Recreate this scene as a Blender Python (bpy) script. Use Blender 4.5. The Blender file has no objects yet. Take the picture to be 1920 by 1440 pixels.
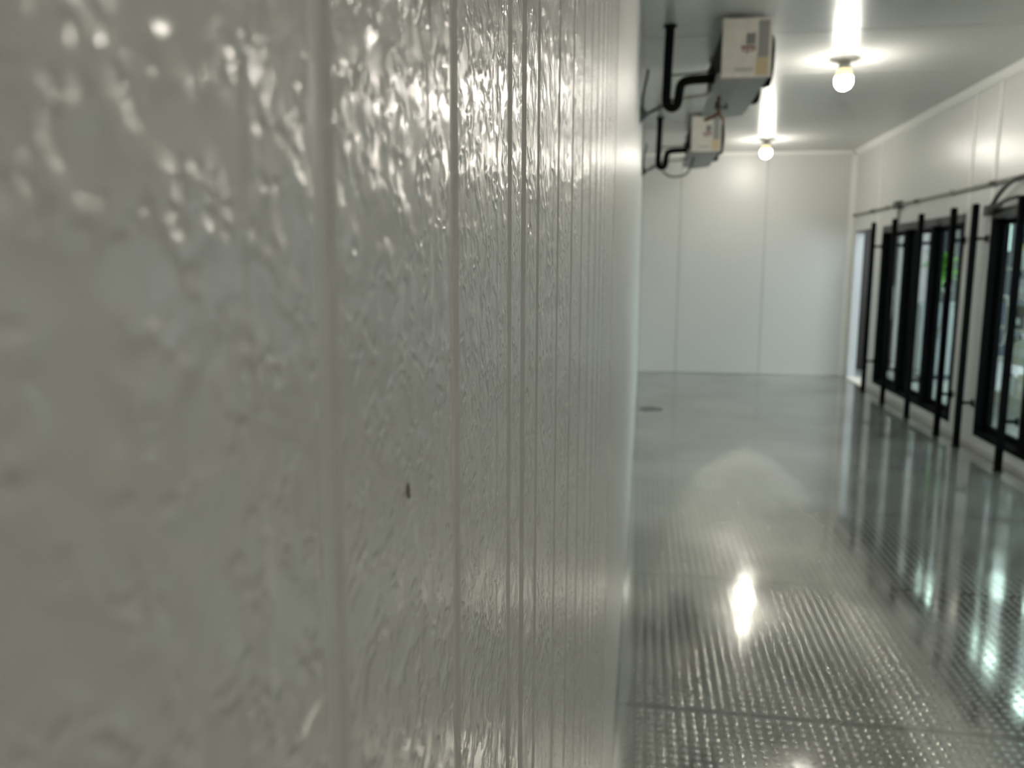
import bpy, bmesh, math, random
from mathutils import Vector, Matrix
random.seed(7)
scene = bpy.context.scene
C = scene.collection

# ------------------------------------------------------------------ camera
EYE = Vector((0.0, 0.0, 1.5))
F_PX, YAW, PITCH, ROLL = 1524.25, -0.1596, -0.1470, -0.0043
fw = Vector((math.sin(YAW) * math.cos(PITCH), math.cos(YAW) * math.cos(PITCH), math.sin(PITCH)))
rt = Vector((math.cos(YAW), -math.sin(YAW), 0.0))
dn = fw.cross(rt)
cr, sr = math.cos(ROLL), math.sin(ROLL)
right, down = cr * rt + sr * dn, cr * dn - sr * rt
cam_d = bpy.data.cameras.new('camera')
cam = bpy.data.objects.new('camera', cam_d)
C.objects.link(cam)
m = Matrix.Identity(4)
for i in range(3):
    m[i][0], m[i][1], m[i][2], m[i][3] = right[i], -down[i], -fw[i], EYE[i]
cam.matrix_world = m
cam_d.sensor_width = 36.0
cam_d.lens = F_PX / 1920.0 * 36.0
cam_d.clip_start = 0.01
cam_d.clip_end = 200.0
cam_d.dof.use_dof = True
cam_d.dof.focus_distance = 0.36
cam_d.dof.aperture_fstop = 13.0
scene.camera = cam

# ------------------------------------------------------------------ world, exposure
w = bpy.data.worlds.new('sky')
scene.world = w
w.use_nodes = True
bg = w.node_tree.nodes['Background']
bg.inputs['Color'].default_value = (0.82, 0.92, 1.0, 1)
bg.inputs['Strength'].default_value = 6.0
scene.view_settings.view_transform = 'Standard'
scene.view_settings.look = 'None'
scene.view_settings.gamma = 1.0
scene.view_settings.use_curve_mapping = False
scene.view_settings.exposure = 0.0
scene.cycles.use_denoising = True
scene.cycles.use_adaptive_sampling = True
scene.cycles.adaptive_threshold = 0.03
scene.cycles.max_bounces = 7
scene.cycles.diffuse_bounces = 4
scene.cycles.glossy_bounces = 3
scene.cycles.transmission_bounces = 2
scene.cycles.transparent_max_bounces = 8
scene.cycles.blur_glossy = 0.0
scene.cycles.sample_clamp_indirect = 40.0
LAMP_POWER = 238.0
TROFFER = 9.0

# room dimensions (metres)
DL, W, D, H = 0.058, 2.729, 11.58, 2.991      # left wall x = -DL, right wall x = W, back wall y = D
Y0 = -3.45                                    # wall behind the photographer
WT = 0.13                                     # insulated panel thickness


# ------------------------------------------------------------------ materials
def srgb(r, g, b):
    f = lambda c: c / 12.92 if c <= 0.04045 else ((c + 0.055) / 1.055) ** 2.4
    return (f(r / 255), f(g / 255), f(b / 255), 1)


def mat(name, col, rough=0.5, metal=0.0, spec=0.5, noise=0.0, nscale=8.0, emit=None, estr=0.0, bump=0.0, bscale=60.0):
    M = bpy.data.materials.new(name)
    M.use_nodes = True
    nt = M.node_tree
    b = nt.nodes['Principled BSDF']
    b.inputs['Base Color'].default_value = col
    b.inputs['Roughness'].default_value = rough
    b.inputs['Metallic'].default_value = metal
    b.inputs['Specular IOR Level'].default_value = spec
    if emit:
        b.inputs['Emission Color'].default_value = emit
        b.inputs['Emission Strength'].default_value = estr
    if noise or bump:
        geo = nt.nodes.new('ShaderNodeNewGeometry')
    if noise:
        n = nt.nodes.new('ShaderNodeTexNoise')
        n.inputs['Scale'].default_value = nscale
        n.inputs['Detail'].default_value = 4
        nt.links.new(geo.outputs['Position'], n.inputs['Vector'])
        r = nt.nodes.new('ShaderNodeMapRange')
        r.inputs['From Min'].default_value = 0.3
        r.inputs['From Max'].default_value = 0.7
        r.inputs['To Min'].default_value = 1 - noise
        r.inputs['To Max'].default_value = 1 + noise
        nt.links.new(n.outputs['Fac'], r.inputs['Value'])
        mx = nt.nodes.new('ShaderNodeVectorMath')
        mx.operation = 'SCALE'
        mx.inputs[0].default_value = col[:3]
        nt.links.new(r.outputs['Result'], mx.inputs['Scale'])
        nt.links.new(mx.outputs['Vector'], b.inputs['Base Color'])
    if bump:
        n = nt.nodes.new('ShaderNodeTexNoise')
        n.inputs['Scale'].default_value = bscale
        nt.links.new(geo.outputs['Position'], n.inputs['Vector'])
        bp = nt.nodes.new('ShaderNodeBump')
        bp.inputs['Strength'].default_value = 1.0
        bp.inputs['Distance'].default_value = bump
        nt.links.new(n.outputs['Fac'], bp.inputs['Height'])
        nt.links.new(bp.outputs['Normal'], b.inputs['Normal'])
    return M


def stucco(name, col, rough, depth, cell, axes='YZ', fine=0.0, pits=True):
    """painted sheet steel with an embossed stucco relief: soft pits pressed between plateaus"""
    M = bpy.data.materials.new(name)
    M.use_nodes = True
    nt = M.node_tree
    L = nt.links.new
    N = nt.nodes.new
    b = nt.nodes['Principled BSDF']
    b.inputs['Base Color'].default_value = col
    b.inputs['Roughness'].default_value = rough
    b.inputs['Specular IOR Level'].default_value = 0.6
    geo = N('ShaderNodeNewGeometry')
    sp = N('ShaderNodeSeparateXYZ')
    L(geo.outputs['Position'], sp.inputs['Vector'])
    cb_ = N('ShaderNodeCombineXYZ')
    L(sp.outputs[axes[0]], cb_.inputs['X'])
    L(sp.outputs[axes[1]], cb_.inputs['Y'])

    def noise(scale, detail, vec):
        n = N('ShaderNodeTexNoise')
        n.noise_dimensions = '2D'
        n.inputs['Scale'].default_value = scale
        n.inputs['Detail'].default_value = detail
        L(vec, n.inputs['Vector'])
        return n

    def madd(a, k, c):
        q = N('ShaderNodeMath')
        q.operation = 'MULTIPLY_ADD'
        q.inputs[1].default_value = k
        L(a, q.inputs[0])
        if isinstance(c, float):
            q.inputs[2].default_value = c
        else:
            L(c, q.inputs[2])
        return q.outputs['Value']
    P = cb_.outputs['Vector']
    h_ = noise(0.75 / cell, 0.5, P).outputs['Fac']
    if pits:
        wn = noise(0.7 / cell, 0, P)
        ws = N('ShaderNodeVectorMath')
        ws.operation = 'MULTIPLY_ADD'
        ws.inputs[1].default_value = (cell * 0.9,) * 3
        L(wn.outputs['Color'], ws.inputs[0])
        L(P, ws.inputs[2])
        vo = N('ShaderNodeTexVoronoi')
        vo.voronoi_dimensions = '2D'
        vo.feature = 'F1'
        vo.inputs['Scale'].default_value = 1.0 / cell
        L(ws.outputs['Vector'], vo.inputs['Vector'])
        r1 = N('ShaderNodeMapRange')
        r1.interpolation_type = 'SMOOTHSTEP'
        r1.inputs['From Min'].default_value = 0.05
        r1.inputs['From Max'].default_value = 0.52
        L(vo.outputs['Distance'], r1.inputs['Value'])
        r0 = N('ShaderNodeMapRange')          # which cells are pressed deeply
        r0.inputs['From Min'].default_value = 0.35
        r0.inputs['From Max'].default_value = 0.62
        L(noise(0.45 / cell, 0, P).outputs['Fac'], r0.inputs['Value'])
        mu = N('ShaderNodeMath')
        mu.operation = 'MULTIPLY'
        L(r1.outputs['Result'], mu.inputs[0])
        L(r0.outputs['Result'], mu.inputs[1])
        h_ = madd(h_, 0.55, mu.outputs['Value'])
    if fine:
        h_ = madd(noise(14.0 / cell, 0, P).outputs['Fac'], fine, h_)
    bp = N('ShaderNodeBump')
    bp.inputs['Strength'].default_value = 1.0
    bp.inputs['Distance'].default_value = depth
    L(h_, bp.inputs['Height'])
    L(bp.outputs['Normal'], b.inputs['Normal'])
    return M


WHITE = (0.56, 0.565, 0.54, 1)
M_STUCCO = stucco('embossed_white_steel', WHITE, 0.18, 0.00040, 0.0052, 'YZ', 0.045)
M_STUCCO_MID = stucco('embossed_white_steel_next', WHITE, 0.22, 0.0009, 0.0085, 'YZ', 0.045)
M_STUCCO_SIDE = stucco('embossed_white_steel_side', WHITE, 0.31, 0.0004, 0.0085, 'YZ', pits=False)
M_STUCCO_RIGHT = stucco('embossed_white_steel_right', WHITE, 0.30, 0.0003, 0.010, 'YZ', pits=False)
M_STUCCO_FAR = stucco('embossed_white_steel_back', WHITE, 0.36, 0.0003, 0.010, 'XZ', pits=False)
M_CEIL = stucco('embossed_white_steel_ceiling', WHITE, 0.25, 0.0005, 0.012, 'XY', pits=False)
M_SMOOTH = mat('smooth_white_steel', WHITE, 0.28, spec=0.5)
M_TRIM = mat('white_trim', (0.78, 0.78, 0.74, 1), 0.35)
M_GAP = mat('joint_sealant', srgb(84, 84, 78), 0.7)
M_CORE = mat('panel_core', (0.5, 0.5, 0.47, 1), 0.8)
M_BLACK = mat('black_paint', (0.003, 0.0033, 0.0035, 1), 0.7, spec=0.04)
M_BLACKFRAME = mat('black_door_frame', (0.0035, 0.004, 0.0045, 1), 0.65, spec=0.04)
M_FRAMEHEAD = mat('dark_grey_frame', (0.045, 0.048, 0.045, 1), 0.5)
M_FOAM = mat('black_foam_insulation', (0.005, 0.005, 0.005, 1), 0.85, spec=0.15)
M_CABLE = mat('dark_grey_cable', (0.055, 0.058, 0.052, 1), 0.6)
M_CONDUIT = mat('galvanised_conduit', (0.26, 0.26, 0.23, 1), 0.45, metal=0.6)
M_COPPER = mat('copper_tube', (0.16, 0.075, 0.035, 1), 0.5, metal=0.6)
M_PVC = mat('grey_drain_pipe', (0.42, 0.42, 0.39, 1), 0.5)
M_UNIT = mat('galvanised_sheet', (0.66, 0.63, 0.57, 1), 0.42, metal=0.15, noise=0.06, nscale=20)
M_UNITDARK = mat('unit_side_panel', (0.42, 0.42, 0.40, 1), 0.5, metal=0.2)
M_PAN = mat('drain_pan_sheet', (0.25, 0.25, 0.24, 1), 0.5, metal=0.1)
M_FIN = mat('coil_fins', (0.06, 0.06, 0.055, 1), 0.6, metal=0.3)
M_STK_G = mat('grey_print', (0.22, 0.215, 0.20, 1), 0.6)
M_STK_R = mat('red_print', (0.27, 0.15, 0.125, 1), 0.6)
M_STK_Y = mat('tan_sticker', (0.62, 0.50, 0.31, 1), 0.6)
M_STRIP = mat('grey_sticker_strip', (0.30, 0.305, 0.29, 1), 0.5)
M_SOCKET = mat('grey_porcelain', (0.34, 0.33, 0.30, 1), 0.5)
M_COLLAR = mat('frosted_collar', (0.8, 0.72, 0.5, 1), 0.4, emit=(1, 0.80, 0.42, 1), estr=1.0)
M_BULB = mat('glowing_bulb', (1, 1, 1, 1), 0.4, emit=(1.0, 0.95, 0.85, 1), estr=LAMP_POWER)
M_CHIP = mat('chipped_paint', (0.17, 0.17, 0.16, 1), 0.7)


def floor_material():
    M = bpy.data.materials.new('treadplate_metal')
    M.use_nodes = True
    nt = M.node_tree
    L = nt.links.new
    b = nt.nodes['Principled BSDF']
    b.inputs['Metallic'].default_value = 0.75
    geo = nt.nodes.new('ShaderNodeNewGeometry')
    n = nt.nodes.new('ShaderNodeTexNoise')
    n.inputs['Scale'].default_value = 1.3
    n.inputs['Detail'].default_value = 2
    L(geo.outputs['Position'], n.inputs['Vector'])
    cr_ = nt.nodes.new('ShaderNodeValToRGB')
    e = cr_.color_ramp.elements
    e[0].position, e[0].color = 0.30, (0.36, 0.36, 0.34, 1)
    e[1].position, e[1].color = 0.72, (0.56, 0.56, 0.535, 1)
    L(n.outputs['Fac'], cr_.inputs['Fac'])
    L(cr_.outputs['Color'], b.inputs['Base Color'])
    n2 = nt.nodes.new('ShaderNodeTexNoise')
    n2.inputs['Scale'].default_value = 3.1
    n2.inputs['Detail'].default_value = 1
    L(geo.outputs['Position'], n2.inputs['Vector'])
    r = nt.nodes.new('ShaderNodeMapRange')
    r.inputs['From Min'].default_value = 0.3
    r.inputs['From Max'].default_value = 0.7
    r.inputs['To Min'].default_value = 0.06
    r.inputs['To Max'].default_value = 0.12
    L(n2.outputs['Fac'], r.inputs['Value'])
    L(r.outputs['Result'], b.inputs['Roughness'])
    return M


M_FLOOR = floor_material()


def glass_material(name, tint, gloss=0.02):
    M = bpy.data.materials.new(name)
    M.use_nodes = True
    nt = M.node_tree
    L = nt.links.new
    out = nt.nodes['Material Output']
    nt.nodes.remove(nt.nodes['Principled BSDF'])
    t = nt.nodes.new('ShaderNodeBsdfTransparent')
    t.inputs['Color'].default_value = tint
    g = nt.nodes.new('ShaderNodeBsdfGlossy')
    g.inputs['Roughness'].default_value = gloss
    lw = nt.nodes.new('ShaderNodeLayerWeight')
    lw.inputs['Blend'].default_value = 0.5
    pw_ = nt.nodes.new('ShaderNodeMath')
    pw_.operation = 'POWER'
    pw_.inputs[1].default_value = 4.5
    L(lw.outputs['Facing'], pw_.inputs[0])
    fr = nt.nodes.new('ShaderNodeMath')
    fr.operation = 'MULTIPLY_ADD'
    fr.inputs[1].default_value = 0.7
    fr.inputs[2].default_value = 0.03
    L(pw_.outputs['Value'], fr.inputs[0])
    mx = nt.nodes.new('ShaderNodeMixShader')
    L(fr.outputs['Value'], mx.inputs['Fac'])
    L(t.outputs['BSDF'], mx.inputs[1])
    L(g.outputs['BSDF'], mx.inputs[2])
    L(mx.outputs['Shader'], out.inputs['Surface'])
    return M


M_GLASS = glass_material('door_glass', (0.86, 0.92, 0.89, 1))
M_SKYDIM = glass_material('sky_dimming_shop_glass', (0.07, 0.085, 0.09, 1))  # dark tint added to hold down the bright sky seen through the panes


# ------------------------------------------------------------------ mesh helpers
class MB:
    """collects shapes into ONE mesh"""
    def __init__(self):
        self.v, self.f, self.s, self.mi = [], [], [], []

    def add(self, vs, fs, smooth=False, mi=0):
        o = len(self.v)
        self.v += [tuple(x) for x in vs]
        for f in fs:
            self.f.append([i + o for i in f])
            self.s.append(smooth)
            self.mi.append(mi)
        return self

    def box(self, x0, x1, y0, y1, z0, z1, mi=0, bev=0.0):
        if bev <= 0:
            vs = [(x, y, z) for x in (x0, x1) for y in (y0, y1) for z in (z0, z1)]
            fs = [(0, 1, 3, 2), (4, 6, 7, 5), (0, 4, 5, 1), (2, 3, 7, 6), (0, 2, 6, 4), (1, 5, 7, 3)]
            return self.add(vs, fs, False, mi)
        bm = bmesh.new()
        bmesh.ops.create_cube(bm, size=1)
        for v in bm.verts:
            v.co = Vector((x0 + (v.co.x + .5) * (x1 - x0), y0 + (v.co.y + .5) * (y1 - y0), z0 + (v.co.z + .5) * (z1 - z0)))
        bmesh.ops.bevel(bm, geom=bm.edges[:], offset=bev, segments=2, affect='EDGES', profile=0.5)
        bm.verts.index_update()
        self.add([v.co[:] for v in bm.verts], [[v.index for v in f.verts] for f in bm.faces], False, mi)
        bm.free()
        return self

    def tube(self, pts, r, n=10, smooth_pts=0, mi=0, caps=True):
        P = [Vector(p) for p in pts]
        for _ in range(smooth_pts):
            Q = [P[0]]
            for a, b in zip(P[:-1], P[1:]):
                Q += [a * .75 + b * .25, a * .25 + b * .75]
            P = Q + [P[-1]]
        rs = r if isinstance(r, (list, tuple)) else [r] * len(P)
        t0 = (P[1] - P[0]).normalized()
        u = t0.orthogonal().normalized()
        vs, fs = [], []
        for i, p in enumerate(P):
            t = (P[min(i + 1, len(P) - 1)] - P[max(i - 1, 0)]).normalized()
            u = (u - t * u.dot(t)).normalized()
            v = t.cross(u)
            for k in range(n):
                a = 2 * math.pi * k / n
                vs.append(p + (u * math.cos(a) + v * math.sin(a)) * rs[min(i, len(rs) - 1)])
        for i in range(len(P) - 1):
            for k in range(n):
                a, b = i * n + k, i * n + (k + 1) % n
                fs.append((a, b, b + n, a + n))
        self.add(vs, fs, True, mi)
        if caps:
            self.add(vs[:n], [tuple(range(n))[::-1]], False, mi)
            self.add(vs[-n:], [tuple(range(n))], False, mi)
        return self

    def lathe(self, prof, c=(0, 0, 0), n=24, axis='z', mi=0, smooth=True):
        vs, fs = [], []
        for r, z in prof:
            for k in range(n):
                a = 2 * math.pi * k / n
                q = (r * math.cos(a), r * math.sin(a), z)
                if axis == 'x':
                    q = (z, r * math.cos(a), r * math.sin(a))
                elif axis == 'y':
                    q = (r * math.cos(a), z, r * math.sin(a))
                vs.append((q[0] + c[0], q[1] + c[1], q[2] + c[2]))
        for i in range(len(prof) - 1):
            for k in range(n):
                a, b = i * n + k, i * n + (k + 1) % n
                fs.append((a, b, b + n, a + n))
        return self.add(vs, fs, smooth, mi)

    def torus(self, c, R, r, axis='x', n=24, k=6):
        pts = []
        vs, fs = [], []
        for i in range(n):
            a = 2 * math.pi * i / n
            for j in range(k):
                b = 2 * math.pi * j / k
                rr = R + r * math.cos(b)
                q = (r * math.sin(b), rr * math.cos(a), rr * math.sin(a))
                if axis == 'z':
                    q = (rr * math.cos(a), rr * math.sin(a), r * math.sin(b))
                vs.append((q[0] + c[0], q[1] + c[1], q[2] + c[2]))
        for i in range(n):
            for j in range(k):
                fs.append((i * k + j, ((i + 1) % n) * k + j, ((i + 1) % n) * k + (j + 1) % k, i * k + (j + 1) % k))
        return self.add(vs, fs, True)

    def mesh(self, name, *mats):
        me = bpy.data.meshes.new(name)
        me.from_pydata(self.v, [], self.f)
        for M in mats:
            me.materials.append(M)
        me.polygons.foreach_set('use_smooth', self.s)
        me.polygons.foreach_set('material_index', self.mi)
        bm = bmesh.new()
        bm.from_mesh(me)
        bmesh.ops.recalc_face_normals(bm, faces=bm.faces[:])
        bm.to_mesh(me)
        bm.free()
        me.update()
        return me

    def build(self, name, mats, parent=None, loc=None):
        mats = mats if isinstance(mats, (list, tuple)) else [mats]
        return put(name, self.mesh(name, *mats), parent, loc)


def put(name, me, parent=None, loc=None):
    o = bpy.data.objects.new(name, me)
    C.objects.link(o)
    if parent:
        o.parent = parent
    if loc:
        o.location = loc
    return o


def tag(o, label=None, cat=None, group=None, kind=None):
    if label:
        o['label'] = label
    if cat:
        o['category'] = cat
    if group:
        o['group'] = group
    if kind:
        o['kind'] = kind
    return o


def empty(name, loc=(0, 0, 0)):
    o = bpy.data.objects.new(name, None)
    o.empty_display_size = 0.1
    C.objects.link(o)
    o.location = loc
    return o


def struct(o, label, cat):
    return tag(o, label, cat, kind='structure')


# ------------------------------------------------------------------ the floor: embossed metal plates
floor = MB().box(-DL - .10, W + WT, Y0 - .1, D + .1, -.12, -.006).build('floor', M_CORE)
struct(floor, 'glossy grey metal floor of dimpled plates', 'floor')
PITCH_D = 0.035
PLATE = 1.22


def plate_mesh(length):
    b = MB()
    x0, x1 = -DL + .002, W - .002
    b.box(x0, x1, .0012, length - .0012, -.005, 0.0)
    n = 8
    nx, ny = int((x1 - x0 - .02) / PITCH_D), int((length - .02) / PITCH_D)
    ox, oy = x0 + ((x1 - x0) - (nx - 1) * PITCH_D) / 2, (length - (ny - 1) * PITCH_D) / 2
    prof = [(0.0105, 0.0), (0.0070, 0.0008)]
    ring = [[(r * math.cos(2 * math.pi * k / n), r * math.sin(2 * math.pi * k / n), z) for k in range(n)] for r, z in prof]
    base = ring[0] + ring[1] + [(0, 0, .0012)]
    fs = [(k, (k + 1) % n, n + (k + 1) % n, n + k) for k in range(n)] + [(n + k, n + (k + 1) % n, 2 * n) for k in range(n)]
    for i in range(nx):
        for j in range(ny):
            cx, cy = ox + i * PITCH_D, oy + j * PITCH_D
            b.add([(x + cx, y + cy, z) for x, y, z in base], fs, True)
    me = bpy.data.meshes.new('floor_plate')
    me.from_pydata(b.v, [], b.f)
    me.materials.append(M_FLOOR)
    me.polygons.foreach_set('use_smooth', b.s)
    me.update()
    return me


st = MB()
ring_ = [(.13 * math.cos(a * math.pi / 8) * (1 + .18 * math.sin(2.3 * a)), .14 * math.sin(a * math.pi / 8) * (1 + .2 * math.cos(1.7 * a))) for a in range(16)]
st.add([(x, y, z) for z in (.0, .0016) for x, y in ring_], [tuple(range(16))[::-1], tuple(range(16, 32))] + [(i, (i + 1) % 16, 16 + (i + 1) % 16, 16 + i) for i in range(16)])
st_o = st.build('stain', mat('dark_floor_stain', (.10, .097, .09, 1), .4), floor, (.10, 8.50, 0))
st_o['label'] = 'dark dried stain on the floor by the left wall'
pm = plate_mesh(PLATE)
yy = 2.64 - 5 * PLATE
while yy < D - 0.01:
    L_ = min(PLATE, D - yy)
    put('floor_plate', pm if L_ > PLATE - .01 else plate_mesh(L_), floor, (0, yy, 0))
    yy += PLATE

# ------------------------------------------------------------------ left wall: profiled, stucco embossed panels
PW = 1.132
JOINT0 = 0.393


def panel_profile():
    """(y, depth) across one panel; depth > 0 goes into the room"""
    g = .0045
    P = [(g, -.010, 1), (g + .0006, -.002, 1), (g + .003, 0, 1)]
    k = 0
    while True:
        yc = .0535 + .1037 * k
        if yc > PW - .03:
            break
        if yc - .028 > .02:
            P += [(yc - .0315, 0, 0), (yc - .0295, .0002, 0), (yc - .0275, .0002, 0), (yc - .0255, 0, 0)]
        P += [(yc - .0055, 0, 0), (yc - .0038, -.0012, 2), (yc + .0038, -.0012, 2), (yc + .0055, 0, 2)]
        k += 1
    P += [(PW - g - .003, 0, 0), (PW - g - .0006, -.002, 1), (PW - g, -.010, 1)]
    return P


def wall_panel_mesh(z0, z1):
    P = panel_profile()
    b = MB()
    vs = [(d, y, z) for y, d, _ in P for z in (z0, z1)]
    fs, mi = [], []
    for i in range(len(P) - 1):
        fs.append((2 * i, 2 * i + 2, 2 * i + 3, 2 * i + 1))
        mi.append(1 if P[i + 1][2] else 0)
    for f, k in zip(fs, mi):
        b.f.append(list(f)); b.s.append(False); b.mi.append(k)
    b.v = vs
    # back face of the sheet
    o = len(b.v)
    b.v += [(-.02, P[0][0], z0), (-.02, P[0][0], z1), (-.02, P[-1][0], z0), (-.02, P[-1][0], z1)]
    n2 = 2 * len(P)
    for f in ((o, o + 1, o + 3, o + 2), (o, 0, 1, o + 1), (o + 2, o + 3, n2 - 1, n2 - 2)):
        b.f.append(list(f)); b.s.append(False); b.mi.append(1)
    return b


wl = MB().box(-DL - .12, -DL - .008, Y0 - .1, D + .1, -.005, H + .02).build('wall_left', M_GAP)
struct(wl, 'white embossed steel panel wall close on the left', 'wall')
wpm = wall_panel_mesh(0.002, H - .002).mesh('wall_panel', M_STUCCO, M_SMOOTH)
k0 = -3
wpm2 = wall_panel_mesh(0.002, H - .002).mesh('wall_panel', M_STUCCO_MID, M_SMOOTH)
wpm3 = wall_panel_mesh(0.002, H - .002).mesh('wall_panel', M_STUCCO_SIDE, M_SMOOTH)
yy = JOINT0 + k0 * PW
near_panel = None
while yy < D - .02:
    if yy + PW > D:
        bb = MB().box(-.02, 0, .0035, D - yy - .002, .002, H - .002)
        o = bb.build('wall_panel', M_STUCCO, wl, (-DL, yy, 0))
    else:
        o = put('wall_panel', wpm if abs(yy - JOINT0 + PW) < .01 else wpm2 if abs(yy - JOINT0) < .01 else wpm3, wl, (-DL, yy, 0))
    if abs(yy - (JOINT0 - PW)) < .01:
        near_panel = o
    yy += PW
# small chip in the paint of the nearest panel
ch = MB()
for dx, dz, r in ((0, 0, .0019), (.0004, -.0016, .0011)):
    ring_ = [(.0002, dx + r * .8 * math.cos(a * math.pi / 5) * (1 + .2 * math.sin(3 * a)), dz + r * math.sin(a * math.pi / 5)) for a in range(10)]
    ch.add(ring_ + [(.0007, dx, dz)], [(i, (i + 1) % 10, 10) for i in range(10)])
c_ = ch.build('paint_chip', M_CHIP, near_panel, (0, .194 - (JOINT0 - PW), 1.443))
c_['label'] = 'small dark chip in the white paint'

# ------------------------------------------------------------------ back wall
wb = MB().box(-DL - .02, W + .13, D + .012, D + .13, -.005, H + .02).build('wall_back', M_GAP)
struct(wb, 'white panel wall at the far end of the cold room', 'wall')
edges = [-DL, 0.461, 1.593, W]
for a, b_ in zip(edges[:-1], edges[1:]):
    MB().box(a + .003, b_ - .003, D, D + .014, .002, H - .002, bev=.002).build('wall_panel', M_STUCCO_FAR, wb)
# wall behind the photographer
wf = MB().box(-DL - .12, W + WT, Y0 - .1, Y0, -.005, H + .02).build('wall_front', M_STUCCO_FAR)
struct(wf, 'white panel wall behind the photographer', 'wall')

# ------------------------------------------------------------------ ceiling
ce = MB().box(-DL - .12, W + WT, Y0 - .1, D + .13, H + .012, H + .12).build('ceiling', M_GAP)
struct(ce, 'white semi gloss panel ceiling with bare lamps', 'ceiling')
yy = 5.76 - 8 * 1.17
while yy < D:
    a, b_ = max(yy, Y0), min(yy + 1.17, D)
    if b_ > a + .05:
        MB().box(-DL, W, a + .005, b_ - .005, H, H + .014, bev=.002).build('ceiling_panel', M_CEIL, ce)
    yy += 1.17

# ------------------------------------------------------------------ right wall with door bays
BAYS = [(7.700, 10.175), (4.655, 7.130)]
BZ0, BZ1 = 0.115, 1.945
DOOR = (10.56, 11.42, 0.0, 1.925)
wr = empty('wall_right', (W, 0, 0))
struct(wr, 'white panel wall on the right holding black glass door frames', 'wall')


def rpanel(y0, y1, z0, z1, name='wall_panel', m_=None, th=WT):
    MB().box(0, th, y0 + .002, y1 - .002, z0 + .001, z1 - .001, bev=.002).build(name, m_ or M_STUCCO_RIGHT, wr)


ZT = 2.0
rpanel(DOOR[1], D + .012, 0, H, th=.09)
rpanel(BAYS[0][1], DOOR[0], 0, H)
rpanel(DOOR[0], DOOR[1], DOOR[3], H, 'header_panel')
for i, (a, b_) in enumerate(BAYS):
    mid = (a + b_) / 2
    for s0, s1 in ((a, mid), (mid, b_)):
        rpanel(s0, s1, BZ1, H, 'header_panel')
    rpanel(a, b_, 0.0, BZ0, 'kerb_panel')
    nxt = BAYS[i + 1][1] if i + 1 < len(BAYS) else Y0
    rpanel(nxt, a, 0, H)
# raised joint covers beside the bays
for i, yj in enumerate((10.44, 7.66, 7.17, 4.61)):
    MB().box(-.006, .0, yj - .022, yj + .022, BZ1 + .02, H - .03, bev=.0015).build('joint_cover', M_TRIM, wr)

# trims
t1 = MB()
t1.add([(W, Y0, H), (W - .055, Y0, H - .0), (W - .012, Y0, H - .055), (W, Y0, H - .06),
        (W, D, H), (W - .055, D, H - .0), (W - .012, D, H - .055), (W, D, H - .06)],
       [(0, 1, 2, 3), (4, 7, 6, 5), (1, 5, 6, 2), (2, 6, 7, 3), (0, 3, 7, 4), (0, 4, 5, 1)])
struct(t1.build('trim_1', M_TRIM), 'white cove strip between ceiling and right wall', 'trim')
struct(MB().box(W - .075, W, D - .012, D, .0, H - .06, bev=.003).build('trim_2', M_TRIM), 'white upright corner strip where back and right walls meet', 'trim')
struct(MB().box(-DL, W - .06, D - .012, D, H - .04, H, bev=.003).build('trim_3', M_TRIM), 'white strip between ceiling and back wall', 'trim')
struct(MB().box(W - .014, W, Y0, DOOR[0] - .01, .0, .035, bev=.003).build('baseboard_right', mat('grey_base_strip', (.40, .39, .36, 1), .5)),
       'grey base strip along the foot of the right wall', 'baseboard')

# doorway near the back wall: light jambs, metal threshold coloured as if sunlit
dw = empty('door_1', (W, DOOR[0], 0))
struct(dw, 'open doorway in the right wall next to the back wall', 'doorway')
dy = DOOR[1] - DOOR[0]
M_JAMB = mat('white_jamb', (0.45, 0.46, 0.46, 1), 0.4)
MB().box(-.008, .096, dy - .014, dy + .0, 0.012, DOOR[3], bev=.002).build('jamb', M_JAMB, dw)
MB().box(-.008, WT + .012, 0, .014, 0.012, DOOR[3], bev=.002).build('jamb', M_JAMB, dw)
MB().box(-.012, WT + .012, 0.0, dy, DOOR[3] - .002, DOOR[3] + .014, bev=.002).build('door_head', M_FRAMEHEAD, dw)
MB().box(-.03, WT + .03, .0, dy, 0.0, .014, bev=.003).build('threshold', mat('threshold_sunlit_colour', (.72, .66, .58, 1), .5), dw)  # pale warm colour stands in for sunlight falling on the sill

# ------------------------------------------------------------------ black framed glass door bays
places = ['far group of glass doors nearest the open doorway', 'second group of glass doors at the right edge']


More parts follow.
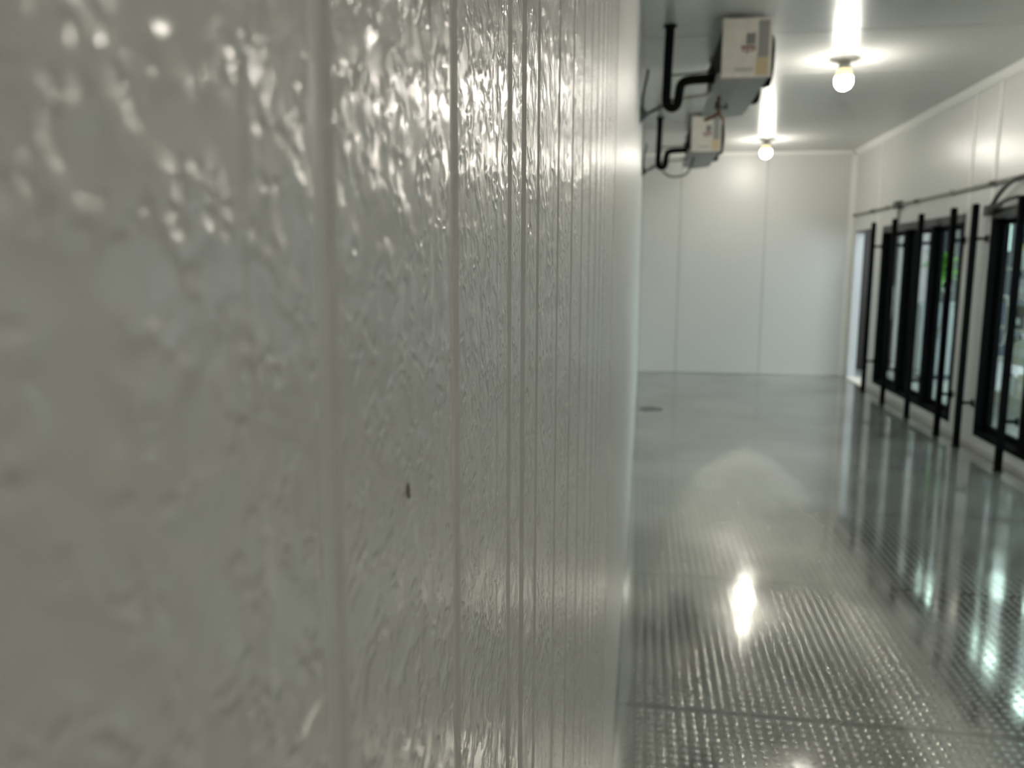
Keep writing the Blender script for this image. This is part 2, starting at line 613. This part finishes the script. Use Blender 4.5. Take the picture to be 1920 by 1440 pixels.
def bay(y0, y1, label):
    t = empty('glass_door_bay', (W, y0, BZ0))
    tag(t, label, 'glass doors', 'glass door bays in the right wall')
    L, Hh = y1 - y0, BZ1 - BZ0
    fx0, fx1 = -.012, .092
    MB().box(fx0, fx1, 0, L, Hh - .075, Hh, bev=.003).build('frame_head', M_FRAMEHEAD, t)
    MB().box(fx0, fx1, 0, L, 0, .045, bev=.003).build('frame_sill', M_BLACKFRAME, t)
    for a in (0, L - .05):
        MB().box(fx0, fx1, a, a + .05, .045, Hh - .075, bev=.003).build('frame_jamb', M_BLACKFRAME, t)
    p = L / 3
    for k in (1, 2):
        MB().box(fx0 + .01, fx1, k * p - .035, k * p + .035, .045, Hh - .075, bev=.003).build('mullion', M_BLACKFRAME, t)
    for k in range(3):
        a, b_ = k * p + (.05 if k == 0 else .035) + .004, (k + 1) * p - (.05 if k == 2 else .035) - .004
        z0, z1 = .05, Hh - .08
        x0, x1 = .058, .096
        s = .044
        d = MB()
        d.box(x0, x1, a, a + s, z0, z1)
        d.box(x0, x1, b_ - s, b_, z0, z1)
        d.box(x0, x1, a + s, b_ - s, z0, z0 + s)
        d.box(x0, x1, a + s, b_ - s, z1 - s, z1)
        dd = d.build('door_leaf', M_BLACKFRAME, t)
        MB().box(x0 + .014, x0 + .020, a + s - .004, b_ - s + .004, z0 + s - .004, z1 - s + .004).build('pane', M_GLASS, dd)
        hd = MB()
        hd.tube([(x1, b_ - .02, .75), (x1 + .04, b_ - .02, .77), (x1 + .04, b_ - .02, 1.13), (x1, b_ - .02, 1.15)], .010, 8, 1)
        hd.build('handle', M_CONDUIT, dd)
    return t


bays = [bay(a, b_, 'black framed ' + pl) for (a, b_), pl in zip(BAYS, places)]

# lit strip inside the second bay
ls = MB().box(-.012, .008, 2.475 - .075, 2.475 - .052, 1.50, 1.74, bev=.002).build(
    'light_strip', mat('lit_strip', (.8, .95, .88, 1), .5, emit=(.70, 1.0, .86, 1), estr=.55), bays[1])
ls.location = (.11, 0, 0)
ls['label'] = 'pale green light strip inside the door frame'

# ------------------------------------------------------------------ black posts in front of the doors
PX = 2.613


def post(y, label):
    t = empty('shelf_post', (PX, y, 0))
    tag(t, label, 'post', 'black posts before the glass doors')
    MB().box(-.023, .023, -.023, .023, 0.006, 1.985, bev=.003).build('upright', M_BLACK, t)
    MB().box(-.030, .030, -.030, .030, 0, .008, bev=.002).build('foot', M_BLACK, t)
    MB().box(-.018, .018, -.018, .018, 1.985, 1.992, bev=.002).build('end_cap', M_BLACK, t)
    for z in (1.715, .372):
        b = MB().box(.023, W - PX - .012, -.012, .012, z - .012, z + .012, bev=.002)
        b.box(W - PX - .018, W - PX - .0125, -.022, .022, z - .03, z + .03)
        b.build('bracket', M_BLACK, t)
    return t


post_labels = ['farthest black post, beside the open doorway', 'second black post from the back, at the far glass doors',
               'third black post from the back, before the middle of the far glass doors',
               'fourth black post from the back, at the near end of the far glass doors',
               'black post standing against the white pier between two groups of glass doors',
               'black post at the right edge of the picture before the second door group']
for y, l in zip((10.15, 9.34, 8.49, 7.645, 7.175, 6.345), post_labels):
    post(y, l)
for y, l in zip((5.52, 4.69), ('middle', 'near end')):
    post(y, 'black post out of the picture at the ' + l + ' of the second door group')

# ------------------------------------------------------------------ conduit on the right wall
cz = 2.148
cd = empty('electrical_conduit', (W, 0, cz))
tag(cd, 'long grey conduit running along the right wall above the doors', 'conduit')
MB().tube([(-.022, 11.5, 0), (-.022, 9.64, 0)], .0155, 10).build('tube', M_CONDUIT, cd)
MB().tube([(-.022, 9.50, 0), (-.022, -1.5, 0)], .0155, 10).build('tube', M_CONDUIT, cd)
MB().box(-.062, 0, 9.49, 9.65, -.038, .038, bev=.005).build('junction_box', M_CABLE, cd)
MB().tube([(-.022, 9.57, -.038), (-.022, 9.57, -.20)], .0135, 10).build('drop_tube', M_CONDUIT, cd)
for y in (10.6, 8.98, 7.12, 5.2):
    MB().tube([(-.022, y - .05, 0), (-.022, y + .05, 0)], .021, 10).build('coupling', M_CABLE, cd)
for y in (11.46, 10.0, 8.0, 6.2, 4.4):
    b = MB().box(-.040, 0, y - .012, y + .012, -.021, .021, bev=.003)
    b.build('strap', M_CONDUIT, cd)

fx = empty('flexible_cable', (W - .03, 6.6, 1.9))
tag(fx, 'dark flexible cable looping over the right door group frame', 'cable')
MB().tube([(0, .56, .04), (-.02, .44, .06), (-.03, .33, .13), (-.03, .18, .20), (-.02, .05, .235), (.008, -.12, .246)], .018, 10, 2).build('flex_loop', M_CABLE, fx)
MB().tube([(.0, .52, .03), (-.03, .36, .05), (-.03, .18, .09), (-.02, 0, .10)], .016, 10, 2).build('flex_loop', M_CABLE, fx)
MB().box(-.03, .005, .46, .58, -.01, .075, bev=.006).build('connector', M_CABLE, fx)


# ------------------------------------------------------------------ evaporator units under the ceiling
def evaporator(y0, label):
    L, x0, x1, zb, zt = 1.26, .432, .712, 2.622, 2.962
    t = empty('evaporator_unit', (0, y0, 0))
    tag(t, label, 'evaporator', 'cooling units hung from the ceiling')
    b = MB().box(x0 + .02, x1, .012, L - .012, zb + .012, zt, bev=.003)
    b.build('casing', M_UNITDARK, t)
    MB().box(x0 - .006, x1 + .006, -.006, .012, zb, zt + .004, bev=.003).build('end_plate', M_UNIT, t)
    MB().box(x0 - .006, x1 + .006, L - .012, L + .006, zb, zt + .004, bev=.003).build('end_plate', M_UNIT, t)
    f = MB()
    for i in range(64):
        yy_ = .03 + i * (L - .06) / 63
        f.box(x0, x0 + .024, yy_ - .004, yy_ + .004, zb + .04, zt - .02)
    fo = f.build('coil_fins', M_FIN, t)
    fo['kind'] = 'stuff'
    # drain pan, folded sheet with a lower lip
    p = MB()
    prof = [(x0 - .03, zb + .03), (x0 - .025, zb - .006), (x0 + .10, zb - .030), (x1 - .01, zb - .006), (x1 + .008, zb + .03)]
    n = len(prof)
    p.add([(x, yv, z) for yv in (.0, L) for x, z in prof], [(i, i + 1, n + i + 1, n + i) for i in range(n - 1)] + [(0, n, 2 * n - 1, n - 1), tuple(range(n)), tuple(range(2 * n - 1, n - 1, -1))])
    p.build('drain_pan', M_PAN, t)
    # prints on the end plate (x across, z up), 1.5 mm proud
    def stk(name, a, b_, c, d_, m_):
        MB().box(x0 + a, x0 + b_, -.0085, -.0055, zb + c, zb + d_).build(name, m_, t)
    stk('grey_strip', .205, .268, .115, .325, M_STRIP)
    stk('tan_sticker', .195, .268, .012, .112, M_STK_Y)
    stk('printed_emblem', .135, .190, .190, .255, M_STK_G)
    r_ = MB()
    for a, b_, c, d_ in ((.105, .192, .168, .184), (.112, .125, .150, .166), (.135, .150, .140, .166), (.160, .172, .146, .166), (.178, .190, .152, .166)):
        r_.box(x0 + a, x0 + b_, -.0085, -.0055, zb + c, zb + d_)
    r_.build('printed_lettering', M_STK_R, t)
    stk('grey_print_line', .07, .18, .035, .058, mat('faint_print', (.46, .45, .42, 1), .6))
    # fans on the room side
    for yc in (.34, .90):
        g = MB()
        c = (x1 + .0, yc, zb + .17)
        g.lathe([(.165, 0), (.158, .045), (.150, .045), (.150, .0)], c, 28, 'x')
        sh = g.build('fan_shroud', M_BLACK, t)
        g = MB()
        for R_ in (.150, .120, .09, .06, .03):
            g.torus((c[0] + .050 + .016 * (1 - R_ / .15), c[1], c[2]), R_, .0035)
        for k in range(8):
            a = k * math.pi / 4
            g.tube([(c[0] + .066, c[1] + .02 * math.cos(a), c[2] + .02 * math.sin(a)), (c[0] + .050, c[1] + .155 * math.cos(a), c[2] + .155 * math.sin(a))], .003, 6)
        g.build('fan_guard', M_BLACK, t)
        g = MB()
        g.lathe([(0.0, .040), (.028, .038), (.032, .0), (0, 0)], c, 16, 'x')
        for k in range(4):
            a = k * math.pi / 2 + .3
            ca, sa = math.cos(a), math.sin(a)
            q = []
            for rr, wv in ((.03, .02), (.09, .045), (.14, .04)):
                for s in (-1, 1):
                    q.append((c[0] + .022 + s * .012, c[1] + rr * ca - s * wv * sa, c[2] + rr * sa + s * wv * ca))
            q2 = [(x + .002, y_, z_) for x, y_, z_ in q]
            g.add(q + q2, [(0, 1, 3, 2), (2, 3, 5, 4), (6, 8, 9, 7), (8, 10, 11, 9), (0, 2, 8, 6), (1, 7, 9, 3), (2, 4, 10, 8), (3, 9, 11, 5), (4, 5, 11, 10), (0, 6, 7, 1)])
        g.build('fan_blades', M_FIN, t)
    for yc in (.08, L - .08):
        for xc in (x0 + .05, x1 - .05):
            MB().tube([(xc, yc, zt), (xc, yc, H)], .006, 8).build('hanger_rod', M_CONDUIT, t)
    return t


evaporator(5.31, 'nearer pale metal cooling unit with printed end plate hung from the ceiling')
evaporator(8.62, 'farther pale metal cooling unit hung behind the nearer one by the left wall')


def piping(y, which):
    """insulated suction line with trap, thin copper lines, drain and cables of one unit"""
    t = empty('insulated_pipe', (0, y, 0))
    tag(t, f'thick black foam covered pipe with U bend feeding the {which} cooling unit', 'pipe', 'black insulated refrigerant pipes')
    MB().tube([(.118, 0, H), (.112, 0, 2.80), (.108, 0, 2.62), (.105, 0, 2.545), (.115, 0, 2.50), (.148, 0, 2.487), (.178, 0, 2.505), (.185, 0, 2.56),
               (.188, 0, 2.61), (.202, 0, 2.645), (.245, 0, 2.658), (.33, 0, 2.662), (.452, 0, 2.664)], .029, 14, 2).build('foam_sleeve', M_FOAM, t)
    MB().lathe([(.0, .006), (.045, .006), (.045, 0)], (.118, 0, H - .006), 18).build('ceiling_flange', M_FOAM, t)
    t2 = empty('copper_line', (0, y + .05, 0))
    tag(t2, f'thin copper liquid line running to the {which} cooling unit', 'pipe', 'thin copper lines')
    MB().tube([(.12, 0, 2.70), (.22, 0, 2.705), (.36, 0, 2.716), (.452, 0, 2.72)], .006, 8, 1).build('tube', M_CABLE, t2)
    MB().tube([(.12, 0, 2.70), (.118, 0, H)], .006, 8).build('riser', M_CABLE, t2)
    # distributor and valve at the coil
    v = empty('expansion_valve', (.40, y + .20, 2.74))
    tag(v, f'dark valve body at the coil side of the {which} cooling unit', 'valve', 'expansion valves')
    MB().lathe([(0, -.06), (.018, -.058), (.018, -.02), (.03, -.018), (.03, .02), (.014, .024), (.014, .055), (0, .056)], (0, 0, 0), 14).build('valve_body', M_FIN, v)
    MB().tube([(0, 0, .05), (-.02, .03, .10), (.02, .08, .12), (.055, .10, .08)], .005, 8, 2).build('capillary', M_COPPER, v)
    # drain
    dr = empty('drain_pipe', (0, y + .12, 0))
    tag(dr, f'grey condensate drain pipe under the {which} cooling unit', 'pipe', 'condensate drain pipes')
    MB().tube([(.36, 0, 2.585), (.30, 0, 2.575), (.17, 0, 2.568), (.05, 0, 2.52), (-DL + .0, 0, 2.43)], .013, 10, 1).build('tube', M_PVC, dr)
    MB().tube([(.40, .0, 2.598), (.36, 0, 2.585)], .018, 10).build('coupling', M_PVC, dr)
    # cables at the wall
    ca = empty('cable_bundle', (-DL, y + .0, 2.46))
    tag(ca, f'dark cables entering the left wall beside the {which} cooling unit', 'cable', 'cable bundles at the left wall')
    MB().lathe([(.055, .0), (.045, .014), (.028, .034), (.012, .05), (0, .052)], (0, 0, -.005), 16, 'x').build('wall_grommet', M_CABLE, ca)
    MB().tube([(.045, 0, .27), (.040, 0, .22), (.022, 0, .15), (.012, 0, .08), (.02, 0, .0)], .009, 8, 2).build('cable', M_CABLE, ca)
    MB().tube([(.02, .01, -.005), (.08, .02, .015), (.14, .03, .045), (.20, .05, .085), (.25, .05, .10)], .009, 8, 2).build('cable', M_CABLE, ca)
    return t


piping(5.50, 'nearer')
piping(8.80, 'farther')

# kinked copper tail under the nearer unit, long drain along under the farther unit
cu = empty('copper_tail', (.44, 5.78, 2.52))
tag(cu, 'brown kinked copper tail hanging under the nearer cooling unit', 'pipe')
MB().tube([(.015, 0, .105), (.02, 0, .06), (-.005, 0, .03), (.03, .01, -.005), (.005, .01, -.03), (-.03, .0, -.05), (-.075, 0, -.065)], .013, 10, 2).build('kinked_tube', M_COPPER, cu)
MB().tube([(.015, 0, -.02), (.045, 0, -.05), (.055, 0, -.09)], .008, 8, 1).build('short_stub', M_COPPER, cu)
MB().tube([(-.01, 0, .01), (.05, 0, .02), (.075, 0, .0), (.065, 0, .04)], .007, 8, 2).build('short_stub', M_FIN, cu)
MB().lathe([(0, -.02), (.02, -.018), (.02, .018), (0, .02)], (.012, 0, .03), 12).build('clamp', M_FIN, cu)
lc = empty('loose_cable', (0, 8.86, 2.40))
tag(lc, 'thin dark cable sagging below the farther cooling unit', 'cable')
MB().tube([(.16, 0, .06), (.20, 0, .02), (.26, 0, .0), (.33, 0, .005), (.42, 0, .03), (.47, 0, .20)], .010, 8, 2).build('cable', M_CABLE, lc)


# ------------------------------------------------------------------ lamps
def lamp(x, y, label):
    t = empty('ceiling_lamp', (x, y, H))
    tag(t, label, 'lamp', 'bare ceiling lamps')
    MB().lathe([(.0, 0), (.105, 0), (.108, -.006), (.100, -.012), (.05, -.020), (.044, -.026), (0, -.026)], n=32).build('ceiling_plate', M_SOCKET, t)
    MB().lathe([(.046, -.024), (.040, -.034), (.040, -.068), (.043, -.074), (0, -.074)], n=28).build('socket', M_SOCKET, t)
    pr = []
    for k in range(5):
        z = -.072 - k * .012
        rr = .043 + .0035 * k
        pr += [(rr, z), (rr + .005, z - .003), (rr + .005, z - .008), (rr + .001, z - .011)]
    MB().lathe(pr + [(0, -.133)], n=28).build('ribbed_collar', M_COLLAR, t)
    MB().lathe([(.056, -.130), (.060, -.142), (.061, -.160), (.057, -.180), (.047, -.198), (.032, -.211), (.015, -.218), (0, -.219)], n=28).build('bulb', M_BULB, t)
    return t


lamp(1.403, 6.53, 'nearer bare glowing lamp on a round plate under the ceiling')
lamp(1.403, 10.45, 'farther bare glowing lamp on the ceiling near the back wall')
lamp(1.403, 2.61, 'ceiling lamp overhead, above the top of the picture')
lamp(1.403, -1.31, 'ceiling lamp behind the photographer')

# ------------------------------------------------------------------ the shop beyond the glass doors
SX0, SX1, SY0, SY1, SH = W + WT, 5.9, -3.5, 14.0, 3.3
M_SFLOOR = mat('shop_floor', (.30, .30, .29, 1), .35, noise=.1, nscale=3)
M_MAUVE = mat('mauve_grey_paint', (.24, .215, .22, 1), .7)
M_SCEIL = mat('shop_ceiling', (.62, .63, .62, 1), .8)
M_NAVY = mat('navy_panel', (.012, .020, .030, 1), .5)
M_ALU = mat('shopfront_aluminium', (.10, .11, .11, 1), .4, metal=.4)
struct(MB().box(SX0 + .03, SX1 + .1, SY0, SY1 + .1, -.12, -.0).build('floor_shop', M_SFLOOR), 'grey floor of the shop beyond the glass doors', 'floor')
struct(MB().box(SX0 + .03, SX1 + .1, SY0, SY1 + .1, SH, SH + .1).build('ceiling_shop', M_SCEIL), 'pale ceiling of the shop beyond the glass doors', 'ceiling')
struct(MB().box(SX0 + .03, SX1 + .1, SY0 - .1, SY0, -.05, SH + .05).build('wall_shop_front', M_MAUVE), 'shop wall behind the photographer', 'wall')
struct(MB().box(-.4, 4.62, SY1, SY1 + .1, -.05, SH + .05).build('wall_shop_end', M_MAUVE), 'mauve grey shop wall seen through the far glass door', 'wall')
struct(MB().box(4.62, SX1 + .1, SY1, SY1 + .1, -.05, .95).build('wall_shop_sill', M_NAVY), 'dark low wall under the shop window', 'wall')
struct(MB().box(4.62, SX1 + .1, SY1, SY1 + .1, 2.45, SH + .05).build('wall_shop_head', M_MAUVE), 'shop wall above the window', 'wall')
# passage floor and roof behind the cold room's back wall
struct(MB().box(-.4, SX0 + .03, D + .13, SY1 + .1, -.12, 0).build('floor_passage', M_SFLOOR), 'floor of the passage behind the cold room', 'floor')
struct(MB().box(-.4, SX0 + .03, D + .13, SY1 + .1, SH, SH + .1).build('ceiling_passage', M_SCEIL), 'ceiling of the passage behind the cold room', 'ceiling')
struct(MB().box(-.5, -.4, D + .13, SY1 + .1, -.05, SH + .05).build('wall_passage', M_MAUVE), 'end wall of the passage behind the cold room', 'wall')
struct(MB().box(SX0 - .10, SX0 + .05, SY0, D + .13, H + .03, SH + .05).build('wall_bulkhead', M_SCEIL), 'bulkhead closing the gap over the cold room', 'wall')
wi = empty('window_1', (4.62, SY1 + .05, .95))
struct(wi, 'shop window with added sky dimming tint beyond the far glass doors', 'window')
n_p = 2
pwid = (SX1 - 4.62) / n_p
for k in range(n_p + 1):
    MB().box(k * pwid - .025, k * pwid + .025, -.03, .03, 0, 1.5, bev=.003).build('window_mullion', M_ALU, wi)
for k in range(n_p):
    MB().box(k * pwid + .025, (k + 1) * pwid - .025, -.004, .004, 0, 1.5).build('pane', M_SKYDIM, wi)
w2 = empty('window_2', (SX1 + .05, SY0, 0))
struct(w2, 'tall shopfront glazing on the daylight side of the shop', 'window')
n_p = 10
pwid = (SY1 - SY0) / n_p
for k in range(n_p + 1):
    MB().box(-.03, .03, k * pwid - .03, k * pwid + .03, 0, SH, bev=.003).build('window_mullion', M_ALU, w2)
for k in range(n_p):
    MB().box(-.03, .03, k * pwid + .03, (k + 1) * pwid - .03, 2.35, 2.42).build('transom', M_ALU, w2)
    MB().box(-.03, .03, k * pwid + .03, (k + 1) * pwid - .03, 0, .08).build('sill_rail', M_ALU, w2)

M_TROF = mat('lit_diffuser', (.9, .95, .93, 1), .5, emit=(.80, 1.0, .95, 1), estr=TROFFER)
O6 = ['first', 'second', 'third', 'fourth', 'fifth', 'sixth']
M_TFRAME = mat('light_frame', (.6, .6, .6, 1), .5)
for xx in (4.25, 5.35):
    for k, y_ in enumerate((1.6, 3.6, 5.6, 8.7, 10.5, 12.3)):
        t = empty('fluorescent_light', (xx, y_, SH))
        row = {4.25: 'nearest the glass doors', 5.35: 'in the window side row'}[xx]
        tag(t, f'{O6[k]} shop ceiling light from the photographer {row}', 'light', 'shop ceiling lights')
        MB().box(-.16, .16, -.62, .62, -.05, 0, bev=.006).build('frame', M_TFRAME, t)
        MB().box(-.14, .14, -.60, .60, -.056, -.050).build('diffuser', M_TROF, t)

# brown door leaf seen through the open doorway
bd = empty('brown_door', (2.90, 12.2, 0))
tag(bd, 'dark brown door leaf standing beyond the open doorway', 'door')
M_BROWN = mat('dark_brown_wood', (.018, .011, .006, 1), .5, noise=.25, nscale=12)
b = MB().box(0, .60, 0, .045, .01, 2.08, bev=.003)
b.build('leaf', M_BROWN, bd)
for z0, z1 in ((.15, .95), (1.08, 1.92)):
    MB().box(.09, .51, -.008, 0, z0, z1, bev=.003).build('raised_panel', M_BROWN, bd)
MB().tube([(.54, 0, 1.02), (.54, -.05, 1.02), (.46, -.055, 1.02)], .010, 8, 1).build('handle', M_CONDUIT, bd)

# gondola shelving with goods behind the second bay
GX, GY0, GY1 = 3.86, 7.85, 9.75
gd = empty('shop_shelf', (GX, GY0, 0))
tag(gd, 'pale shop shelf of packaged goods behind the right hand glass doors', 'shelf')
M_SHELF = mat('cream_shelf_steel', (.46, .45, .40, 1), .5)
gl = GY1 - GY0
MB().box(.36, .39, 0, gl, 0.02, 1.78).build('back_panel', M_SHELF, gd)
for y_ in (0.0, gl / 2, gl):
    MB().box(.33, .36, y_ - .02, y_ + .02, 0, 1.78).build('upright', M_SHELF, gd)
LEV = [.14, .50, .84, 1.17, 1.48]
for z in LEV:
    MB().box(0, .33, 0, gl, z - .03, z, bev=.003).build('shelf_board', M_SHELF, gd)
MB().box(.02, .33, 0, gl, 0, .10).build('kick_plate', M_SHELF, gd)
cols = {'white': (.62, .66, .64, 1), 'pale pink': (.55, .44, .48, 1), 'ochre': (.42, .35, .12, 1), 'sky blue': (.15, .30, .50, 1), 'cream': (.55, .52, .40, 1),
        'dark violet': (.06, .05, .10, 1), 'pale green': (.38, .48, .38, 1), 'dark grey': (.05, .055, .05, 1)}
PM = {k: mat('package_' + k.replace(' ', '_'), v, .45) for k, v in cols.items()}
names = list(cols)
order = [['white', 'dark violet', 'cream', 'white', 'pale green', 'cream', 'white', 'dark grey'],
         ['dark violet', 'pale green', 'white', 'dark grey', 'white', 'pale green', 'cream', 'white'],
         ['white', 'dark violet', 'sky blue', 'white', 'sky blue', 'white', 'dark grey', 'cream'],
         ['cream', 'ochre', 'white', 'ochre', 'ochre', 'cream', 'pale pink', 'white'],
         ['white', 'sky blue', 'pale pink', 'white', 'pale pink', 'dark grey', 'white', 'ochre']]
shelfname = ['bottom', 'second lowest', 'middle', 'second highest', 'top']


def carton_parts(wd, ht, dp, m_):
    return MB().box(0, dp, 0, wd, 0, ht, bev=.004).mesh('carton_body', m_), MB().box(-.002, 0, wd * .15, wd * .85, ht * .25, ht * .6).mesh('front_label', PM['white'])


def bottle_parts(r, ht, m_):
    body = MB().lathe([(0, 0), (r * .95, 0), (r, .01), (r, ht * .62), (r * .8, ht * .72), (r * .36, ht * .82), (r * .34, ht * .93), (0, ht * .93)], n=14).mesh('bottle_body', m_)
    cap = MB().lathe([(r * .42, ht * .90), (r * .42, ht), (0, ht)], n=12).mesh('cap', PM['dark grey'])
    band = MB().lathe([(r * 1.01, ht * .22), (r * 1.015, ht * .24), (r * 1.015, ht * .5), (r * 1.01, ht * .52)], n=14).mesh('label_band', PM['white'])
    return body, cap, band


cache = {}
ORD = ['first', 'second', 'third', 'fourth', 'fifth', 'sixth', 'seventh', 'eighth']
for li, z in enumerate(LEV):
    for ci, cn in enumerate(order[li]):
        y_ = GY0 + .20 + ci * .195
        if (li + ci) % 3 == 1:
            key = ('b', cn)
            if key not in cache:
                cache[key] = bottle_parts(.055, .26, PM[cn])
            t = empty('bottle', (GX + .075, y_ + .08, z))
            put('bottle_body', cache[key][0], t)
            put('cap', cache[key][1], t)
            put('label_band', cache[key][2], t)
            kind = 'bottle'
        else:
            key = ('c', cn, ci % 2)
            if key not in cache:
                cache[key] = carton_parts(.15, .19 + .05 * (ci % 2), .12, PM[cn])
            t = empty('carton', (GX + .03, y_, z))
            put('carton_body', cache[key][0], t)
            put('front_label', cache[key][1], t)
            kind = 'carton'
        tag(t, f'{cn} {kind}, {ORD[ci]} from the near end on the {shelfname[li]} shop shelf board', kind, f'goods on the {shelfname[li]} board')

# plant on a white cabinet, seen through the middle far door
cb = empty('display_cabinet', (3.60, 11.45, 0))
tag(cb, 'pale low cabinet carrying the green plant beyond the far glass doors', 'cabinet')
M_CAB = mat('pale_cabinet', (.24, .27, .27, 1), .5)
MB().box(0, .55, 0, .45, .06, .98, bev=.004).build('body', M_CAB, cb)
MB().box(-.02, .57, -.02, .47, .98, 1.01, bev=.004).build('top_board', M_CAB, cb)
MB().box(.03, .52, .03, .42, 0, .06).build('plinth', M_NAVY, cb)
for k in range(2):
    d = MB().box(.01 + k * .27, .27 + k * .27, -.016, 0, .08, .96, bev=.003).build('door', M_CAB, cb)
    MB().tube([(.23 + k * .08, -.016, .55), (.23 + k * .08, -.04, .56), (.23 + k * .08, -.04, .68), (.23 + k * .08, -.016, .69)], .006, 8, 1).build('handle', M_ALU, d)
pl = empty('potted_plant', (3.90, 11.66, 1.01))
tag(pl, 'bright green leafy plant in a pale pot beyond the far glass doors', 'plant')
MB().lathe([(0, 0), (.09, 0), (.12, .17), (.13, .17), (.13, .19), (.11, .19), (.10, .16), (0, .16)], n=20).build('pot', M_CAB, pl)
M_LEAF = mat('green_leaf', (.13, .36, .04, 1), .45)


def leaf_mesh(L, wd):
    b = MB()
    vs, fs = [], []
    n = 6
    for i in range(n + 1):
        s = i / n
        wv = wd * math.sin(math.pi * min(1, s * .92 + .08)) + .002
        zz = .5 * L * s - .55 * L * s * s
        for k in (-1, 0, 1):
            vs.append((L * s, k * wv, zz - (.0 if k == 0 else -.012)))
    for i in range(n):
        for k in range(2):
            a = i * 3 + k
            fs.append((a, a + 1, a + 4, a + 3))
    b.add(vs, fs, True)
    off = [(x, y, z - .002) for x, y, z in vs]
    b.add(off, [f[::-1] for f in fs], True)
    me = bpy.data.meshes.new('leaf')
    me.from_pydata(b.v, [], b.f)
    me.materials.append(M_LEAF)
    me.polygons.foreach_set('use_smooth', b.s)
    return me


lm = [leaf_mesh(.26, .05), leaf_mesh(.20, .045)]
MB().tube([(0, 0, .15), (.01, .0, .40), (-.01, .01, .62)], [.012] * 12, 8, 2).build('stem', M_LEAF, pl)
for i in range(42):
    o = put('leaf', lm[i % 2], pl, (0, 0, .22 + .42 * random.random()))
    o.rotation_euler = (random.uniform(-.3, .3), random.uniform(-.9, .1), i * 2.4)
